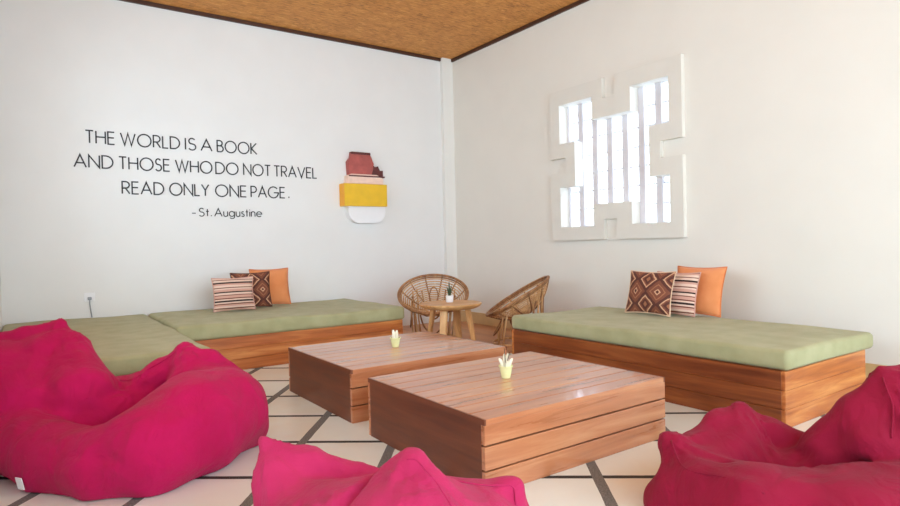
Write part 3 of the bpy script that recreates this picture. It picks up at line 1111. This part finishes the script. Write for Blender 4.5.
# ------------------------------------------------------------------ beanbags
def surface_nets(D, o, h):
    nx, ny, nz = D.shape
    ins = D < 0
    corners = [(a, b, c) for a in (0, 1) for b in (0, 1) for c in (0, 1)]
    sl = lambda a, b, c: (slice(a, nx - 1 + a), slice(b, ny - 1 + b), slice(c, nz - 1 + c))
    cnt = sum(ins[sl(*k)].astype(np.int8) for k in corners)
    act = (cnt > 0) & (cnt < 8)
    acc = np.zeros(act.shape + (3,))
    num = np.zeros(act.shape)
    for k in corners:
        for ax in range(3):
            if k[ax] == 1:
                continue
            k2 = list(k); k2[ax] = 1
            A, B = D[sl(*k)], D[sl(*k2)]
            cr = (A < 0) != (B < 0)
            tt = np.where(cr, A / np.where(cr, A - B, 1), 0)
            for d in range(3):
                acc[..., d] += np.where(cr, k[d] + (tt if d == ax else 0), 0)
            num += cr
    idx = -np.ones(act.shape, int)
    I = np.argwhere(act)
    idx[act] = np.arange(len(I))
    V = (I + acc[act] / num[act][:, None]) * h + np.array(o)
    F = []
    for ax in range(3):
        a, b = [d for d in range(3) if d != ax]
        s0 = [slice(1, -1)] * 3; s0[ax] = slice(0, D.shape[ax] - 1)
        s1 = list(s0); s1[ax] = slice(1, D.shape[ax])
        cr = (ins[tuple(s0)] != ins[tuple(s1)])
        P_ = np.argwhere(cr)
        for d in range(3):
            if d != ax:
                P_[:, d] += 1
        q = []
        for da, db in ((0, 0), (1, 0), (1, 1), (0, 1)):
            R_ = P_.copy()
            R_[:, a] -= da
            R_[:, b] -= db
            q.append(idx[R_[:, 0], R_[:, 1], R_[:, 2]])
        q = np.stack(q, 1)
        neg = ~ins[tuple(s0)][cr]
        if ax == 1:
            neg = ~neg
        q[neg] = q[neg][:, ::-1]
        F.append(q)
    return V, np.concatenate(F)


def smin(a, b, k):
    h = np.clip(0.5 + 0.5 * (b - a) / k, 0, 1)
    return b * (1 - h) + a * h - k * h * (1 - h)


def seg_dist(X, a, b):
    ab = b - a
    tt = np.clip(((X - a) @ ab) / max(1e-9, ab @ ab), 0, 1)
    return np.linalg.norm(X - a - tt[..., None] * ab, axis=-1), tt


def bag_mesh(chains, creases, k, lo, hi, h=0.016, wr=0.006, seed=1, floor=0.003, clips=(), puckers=()):
    """chains: lists of (point, radius) swept with smooth union; creases: (points, depth, width), negative depth = ridge"""
    lo, hi = np.array(lo), np.array(hi)
    n = np.ceil((hi - lo) / h).astype(int) + 1
    ax = [lo[d] + h * np.arange(n[d]) for d in range(3)]
    X = np.stack(np.meshgrid(*ax, indexing='ij'), -1)
    D = None
    for ch in chains:
        kk = ch[0] if isinstance(ch[0], float) else k
        nodes = ch[1:] if isinstance(ch[0], float) else ch
        E_ = None
        if len(nodes) == 1:
            nodes = [nodes[0], nodes[0]]
        for (a, ra), (b, rb) in zip(nodes, nodes[1:]):
            d, tt = seg_dist(X, np.array(a), np.array(b))
            d = d - (ra + (rb - ra) * tt)
            E_ = d if E_ is None else smin(E_, d, 0.05)
        D = E_ if D is None else smin(D, E_, kk)
    rs = np.random.RandomState(seed)
    w = 0
    for i in range(7):
        f = rs.uniform(7, 24)
        dv = rs.normal(size=3); dv /= np.linalg.norm(dv)
        dw = rs.normal(size=3); dw /= np.linalg.norm(dw)
        ph = rs.uniform(0, 6.28, 2)
        s = np.sin(X @ dv * f + ph[0] + 1.6 * np.sin(X @ dw * f * 0.45 + ph[1]))
        w = w + (np.abs(s) - 0.6) * (9 / f)
    D = D + w * wr * 0.6
    for P0, axis, nf, amp, ln in puckers:
        R_ = X - np.array(P0)
        axis = np.array(axis) / np.linalg.norm(axis)
        e1 = np.cross(axis, (0.31, 0.77, 0.55)); e1 /= np.linalg.norm(e1)
        e2 = np.cross(axis, e1)
        th = np.arctan2(R_ @ e2, R_ @ e1)
        rr_ = np.linalg.norm(R_, axis=-1)
        fold = np.abs(np.sin(th * nf * 0.5 + 0.9 * np.sin(th * 2 + nf) + rr_ * 4)) - 0.6
        D = D + amp * fold * np.exp(-(rr_ / ln) ** 2) * np.clip(rr_ / 0.06, 0, 1)
    for pts, dep, wid in creases:
        m = None
        for a, b in zip(pts, pts[1:]):
            d, _ = seg_dist(X, np.array(a), np.array(b))
            m = d if m is None else np.minimum(m, d)
        D = D + dep * np.exp(-(m / wid) ** 2)
    for nrm, off in clips:
        D = -smin(-D, -(X @ np.array(nrm) - off), 0.03)
    D = np.maximum(D, floor - X[..., 2])
    return surface_nets(D, lo, h)


def beanbag(label, mat, origin, chains, creases, seams, k=0.07, wr=0.006, seed=1, h=0.013, tagpos=None, clips=(), puckers=()):
    """all points are room coordinates; the bag's own frame sits on the floor under it"""
    o = Vector(origin)
    L = lambda p: tuple(np.array(p) - np.array(o))
    ch = [([c[0]] if isinstance(c[0], float) else []) + [(L(p), r) for p, r in (c[1:] if isinstance(c[0], float) else c)] for c in chains]
    allp = np.array([np.array(p) for c in ch for p, r in (c[1:] if isinstance(c[0], float) else c)])
    allr = np.array([r for c in ch for p, r in (c[1:] if isinstance(c[0], float) else c)])
    lo = (allp - allr[:, None]).min(0) - 0.07
    hi = (allp + allr[:, None]).max(0) + 0.07
    lo[2] = -0.03
    cr = [([L(p) for p in pts], d, w) for pts, d, w in creases]
    cl = [(nrm, off - float(np.dot(nrm, o))) for nrm, off in clips]
    V, F = bag_mesh(ch, cr, k, lo, hi, h, wr, seed, clips=cl, puckers=[(L(p), a, nf, am, ln) for p, a, nf, am, ln in puckers])
    me = bpy.data.meshes.new('cover')
    me.from_pydata(V.tolist(), [], F.tolist())
    me.update()
    bm = bmesh.new(); bm.from_mesh(me)
    for _ in range(1):
        bmesh.ops.smooth_vert(bm, verts=bm.verts[:], factor=0.4, use_axis_x=True, use_axis_y=True, use_axis_z=True)
    t = thing('beanbag', label, 'beanbag', o)
    tree = BVHTree.FromBMesh(bm)
    cover = link('cover', bm, mat, t, smooth=True)
    for s in seams:
        pts = []
        sp_ = [Vector(L(p)) for p in s]
        for a, b in zip(sp_, sp_[1:]):
            for q in range(8):
                p = a.lerp(b, q / 8)
                hit = tree.find_nearest(p)
                pts.append(hit[0] + hit[1] * 0.001)
        for _ in range(10):
            pts = [pts[0]] + [(pts[i - 1] + pts[i] * 2 + pts[i + 1]) / 4 for i in range(1, len(pts) - 1)] + [pts[-1]]
        bm = bmesh.new(); tube(bm, pts, 0.0035, 6)
        link('seam', bm, mat, t, smooth=True)
    if tagpos:
        hit = tree.find_nearest(Vector(L(tagpos)))
        c, nn = hit[0], hit[1]
        bm = bmesh.new()
        sd = nn.cross(Vector((0, 0, 1))).normalized()
        up = sd.cross(nn).normalized()
        for q in (1,):
            vs = []
            for dn in (0.0, 0.004):
                vs.append([bm.verts.new(c + sd * a * 0.022 + up * b * 0.032 + nn * (0.006 + dn)) for a, b in ((-1, -1), (1, -1), (1, 1), (-1, 1))])
            for i in range(4):
                bm.faces.new((vs[0][i], vs[0][(i + 1) % 4], vs[1][(i + 1) % 4], vs[1][i]))
            bm.faces.new(vs[0][::-1]); bm.faces.new(vs[1])
        g = link('care_tag', bm, M['tag'], t)
        g['label'] = 'white care tag'
    return t


# big one at the left
beanbag('large magenta beanbag at the left, slumped against the daybed end', M['magenta'], (0.50, 3.75, 0),
        [
            # front roll from the left foot round to the right end
            [(at(0, 425, 3.42), .20), (at(58, 460, 3.14), .18), (at(108, 464, 3.04), .19), (at(152, 450, 3.08), .24), (at(195, 424, 3.3), .27), (at(222, 412, 3.5), .26)],
            [(at(226, 420, 3.6), .22), (at(236, 425, 3.7), .20)],
            # raised left back panel with its corner
            [0.04, (at(0, 376, 3.5), .20), (at(30, 402, 3.48), .24)],
            [0.04, (at(30, 402, 3.48), .24), (at(40, 362, 3.6), .15), (at(61, 325, 3.68), .028)],
            [0.04, (at(80, 393, 3.5), .21), (at(72, 351, 3.65), .10), (at(61, 325, 3.68), .028)],
            [0.04, (at(61, 325, 3.68), .028), (at(25, 334, 3.64), .04), (at(-20, 348, 3.6), .08)],
            # hollow seat
            [0.025, (at(70, 428, 3.42), .19), (at(110, 420, 3.52), .165), (at(132, 410, 3.6), .15)],
            [0.04, (at(108, 396, 3.7), .10), (at(134, 390, 3.7), .095), (at(152, 383, 3.7), .10)],
            # right shoulder
            [0.05, (at(200, 396, 3.62), .26), (at(190, 366, 3.68), .11), (at(184, 349, 3.7), .028)],
            [0.05, (at(184, 349, 3.7), .028), (at(212, 359, 3.72), .05), (at(240, 386, 3.74), .09)],
            [0.05, (at(184, 349, 3.7), .028), (at(160, 372, 3.68), .07), (at(140, 392, 3.64), .10)],
        ],
        [
            ([at(140, 388, 3.55), at(146, 400, 3.4), at(132, 414, 3.3), at(100, 425, 3.25), at(74, 431, 3.2)], .07, .022),
            ([at(58, 408, 3.25), at(90, 402, 3.3), at(116, 384, 3.4)], .04, .022),
            ([at(10, 404, 3.2), at(60, 408, 3.22)], .022, .025),
            ([at(56, 345, 3.5), at(78, 375, 3.4), at(86, 398, 3.3)], .016, .025),
            ([at(28, 360, 3.4), at(52, 392, 3.3)], .014, .03),
            ([at(188, 364, 3.5), at(208, 372, 3.45), at(232, 374, 3.5)], .026, .014),
            ([at(204, 358, 3.6), at(214, 376, 3.5), at(226, 388, 3.4)], .018, .014),
            ([at(172, 364, 3.55), at(190, 378, 3.45), at(222, 392, 3.3)], .016, .022),
            ([at(148, 392, 3.35), at(180, 384, 3.35)], .02, .02),
            ([at(120, 440, 2.9), at(170, 428, 2.95), at(210, 412, 3.1)], -.01, .05),
            ([at(75, 455, 2.9), at(120, 462, 2.85)], .012, .025),
            ([at(238, 400, 3.4), at(250, 430, 3.4)], .012, .02),
        ],
        [[at(116, 378, 3.6), at(106, 390, 3.45), at(84, 400, 3.3)], [at(118, 382, 3.6), at(140, 380, 3.6), at(150, 366, 3.6), at(184, 344, 3.65)]],
        k=0.05, wr=0.012, seed=3, puckers=[(at(61, 322, 3.66), (.3, -.6, -.7), 9, .016, .30), (at(184, 346, 3.68), (.1, -.6, -.7), 11, .018, .26), (at(132, 386, 3.5), (0, -.7, .7), 10, .016, .30)], tagpos=at(16, 486, 2.95), clips=[((-1, 0, 0), 0.225), ((0, 1, 0), 4.60)])

# middle one, cut by the lower edge of the picture
beanbag('magenta beanbag, coloured as if brightly lit, in the middle foreground before the low tables', M['magenta_lit'], (1.0, 1.72, 0),
        [
            [(at(330, 560, 2.05), .26), (at(410, 560, 1.95), .27), (at(470, 556, 2.05), .22)],
            [0.04, (at(300, 520, 2.15), .19), (at(280, 480, 2.2), .09), (at(264, 441, 2.22), .014)],
            [0.04, (at(264, 441, 2.22), .014), (at(310, 460, 2.22), .04), (at(372, 480, 2.2), .05)],
            [0.04, (at(385, 520, 2.05), .18), (at(404, 482, 2.0), .07), (at(414, 463, 2.0), .032)],
            [0.04, (at(414, 463, 2.0), .032), (at(428, 490, 1.95), .05), (at(440, 530, 1.9), .08)],
            [0.04, (at(450, 500, 2.15), .08), (at(505, 490, 2.15), .035), (at(516, 486, 2.15), .024)],
            [0.04, (at(516, 487, 2.15), .024), (at(512, 530, 2.12), .10)],
        ],
        [
            ([at(380, 474, 2.05), at(352, 500, 1.93), at(330, 520, 1.86)], .05, .02),
            ([at(318, 460, 2.1), at(296, 474, 2.05), at(282, 490, 2.0), at(272, 508, 1.98)], .045, .018),
            ([at(434, 480, 2.0), at(446, 520, 1.95)], .035, .016),
            ([at(322, 480, 2.0), at(326, 510, 1.93)], .016, .013),
            ([at(296, 485, 2.0), at(300, 510, 1.95)], .016, .013),
            ([at(345, 476, 2.0), at(338, 505, 1.9)], .012, .014),
            ([at(410, 470, 1.9), at(380, 505, 1.8)], .010, .02),
        ],
        [[at(404, 456, 1.95), at(420, 458, 1.95), at(436, 490, 1.9), at(444, 520, 1.85)], [at(440, 477, 2.1), at(480, 480, 2.1), at(518, 481, 2.1), at(514, 510, 2.08)]],
        k=0.05, wr=0.009, seed=5, puckers=[(at(264, 440, 2.2), (.4, -.5, -.7), 9, .014, .26), (at(414, 462, 1.98), (0, -.6, -.8), 9, .012, .2), (at(376, 476, 2.05), (0, -.7, .7), 8, .012, .2)])

# right one, cut by the right edge
beanbag('magenta beanbag, coloured as if in shade, at the right foreground beside the nearest low table', M['magenta_shaded'], (2.45, 1.1, 0),
        [
            [(at(668, 505, 2.66), .10), (at(700, 500, 2.62), .20), (at(760, 525, 2.42), .24), (at(860, 540, 2.3), .26), (at(950, 530, 2.3), .27)],
            [0.04, (at(692, 476, 2.66), .15), (at(674, 446, 2.72), .06), (at(666, 437, 2.74), .028)],
            # back panel behind the hollow
            [0.05, (at(710, 470, 2.78), .16), (at(735, 440, 2.88), .13), (at(740, 410, 2.92), .026)],
            [0.04, (at(740, 410, 2.92), .026), (at(772, 434, 2.88), .06), (at(812, 456, 2.8), .09)],
            [0.05, (at(690, 446, 2.80), .06), (at(715, 424, 2.88), .05), (at(740, 410, 2.92), .026)],
            [0.05, (at(745, 470, 2.78), .12), (at(780, 478, 2.75), .12), (at(850, 490, 2.62), .19), (at(930, 490, 2.5), .22)],
            # right lobe
            [0.04, (at(950, 440, 2.5), .24), (at(912, 412, 2.55), .16), (at(890, 384, 2.58), .05), (at(886, 377, 2.58), .028)],
            [0.04, (at(886, 377, 2.58), .028), (at(856, 412, 2.62), .07), (at(826, 450, 2.66), .10)],
            [0.05, (at(880, 440, 2.56), .17), (at(890, 400, 2.57), .09)],
            [0.05, (at(886, 377, 2.58), .035), (at(925, 384, 2.55), .10), (at(960, 400, 2.5), .14)],
        ],
        [
            ([at(768, 466, 2.62), at(800, 472, 2.54), at(850, 473, 2.48), at(910, 478, 2.42)], .22, .032),
            ([at(694, 452, 2.6), at(716, 458, 2.55), at(740, 472, 2.5)], .045, .018),
            ([at(715, 426, 2.8), at(740, 434, 2.72), at(765, 452, 2.65)], .022, .015),
            ([at(742, 410, 2.8), at(758, 432, 2.72), at(768, 458, 2.6)], .03, .018),
            ([at(700, 438, 2.7), at(735, 448, 2.65), at(760, 470, 2.6)], .016, .018),
            ([at(672, 446, 2.6), at(684, 470, 2.5), at(720, 476, 2.4), at(780, 496, 2.2)], -.012, .03),
            ([at(860, 410, 2.5), at(880, 430, 2.4)], .010, .03),
            ([at(905, 390, 2.4), at(896, 430, 2.35)], .012, .02),
            ([at(690, 480, 2.4), at(700, 505, 2.35)], .012, .016),
            ([at(728, 488, 2.3), at(732, 506, 2.25)], .014, .014),
        ],
        [[at(884, 374, 2.5), at(890, 400, 2.42), at(897, 440, 2.38)], [at(668, 434, 2.65), at(678, 462, 2.5), at(720, 475, 2.4), at(775, 492, 2.2)]],
        k=0.05, wr=0.012, seed=8, puckers=[(at(740, 408, 2.9), (0, -.6, -.8), 11, .018, .26), (at(886, 376, 2.56), (0, -.5, -.85), 9, .016, .3), (at(666, 436, 2.72), (.6, -.5, -.6), 10, .016, .24), (at(790, 466, 2.6), (0, -.7, .7), 10, .014, .3)])

for o in list(COL.objects):
    g = {'beanbag': 'beanbags around the low tables', 'daybed': 'daybeds along the walls', 'coffee table': 'low plank tables in the middle',
         'cushion': 'scatter cushions on the daybeds', 'plant pot': 'small pots on the tables'}.get(o.get('category'))
    if g:
        o['group'] = g
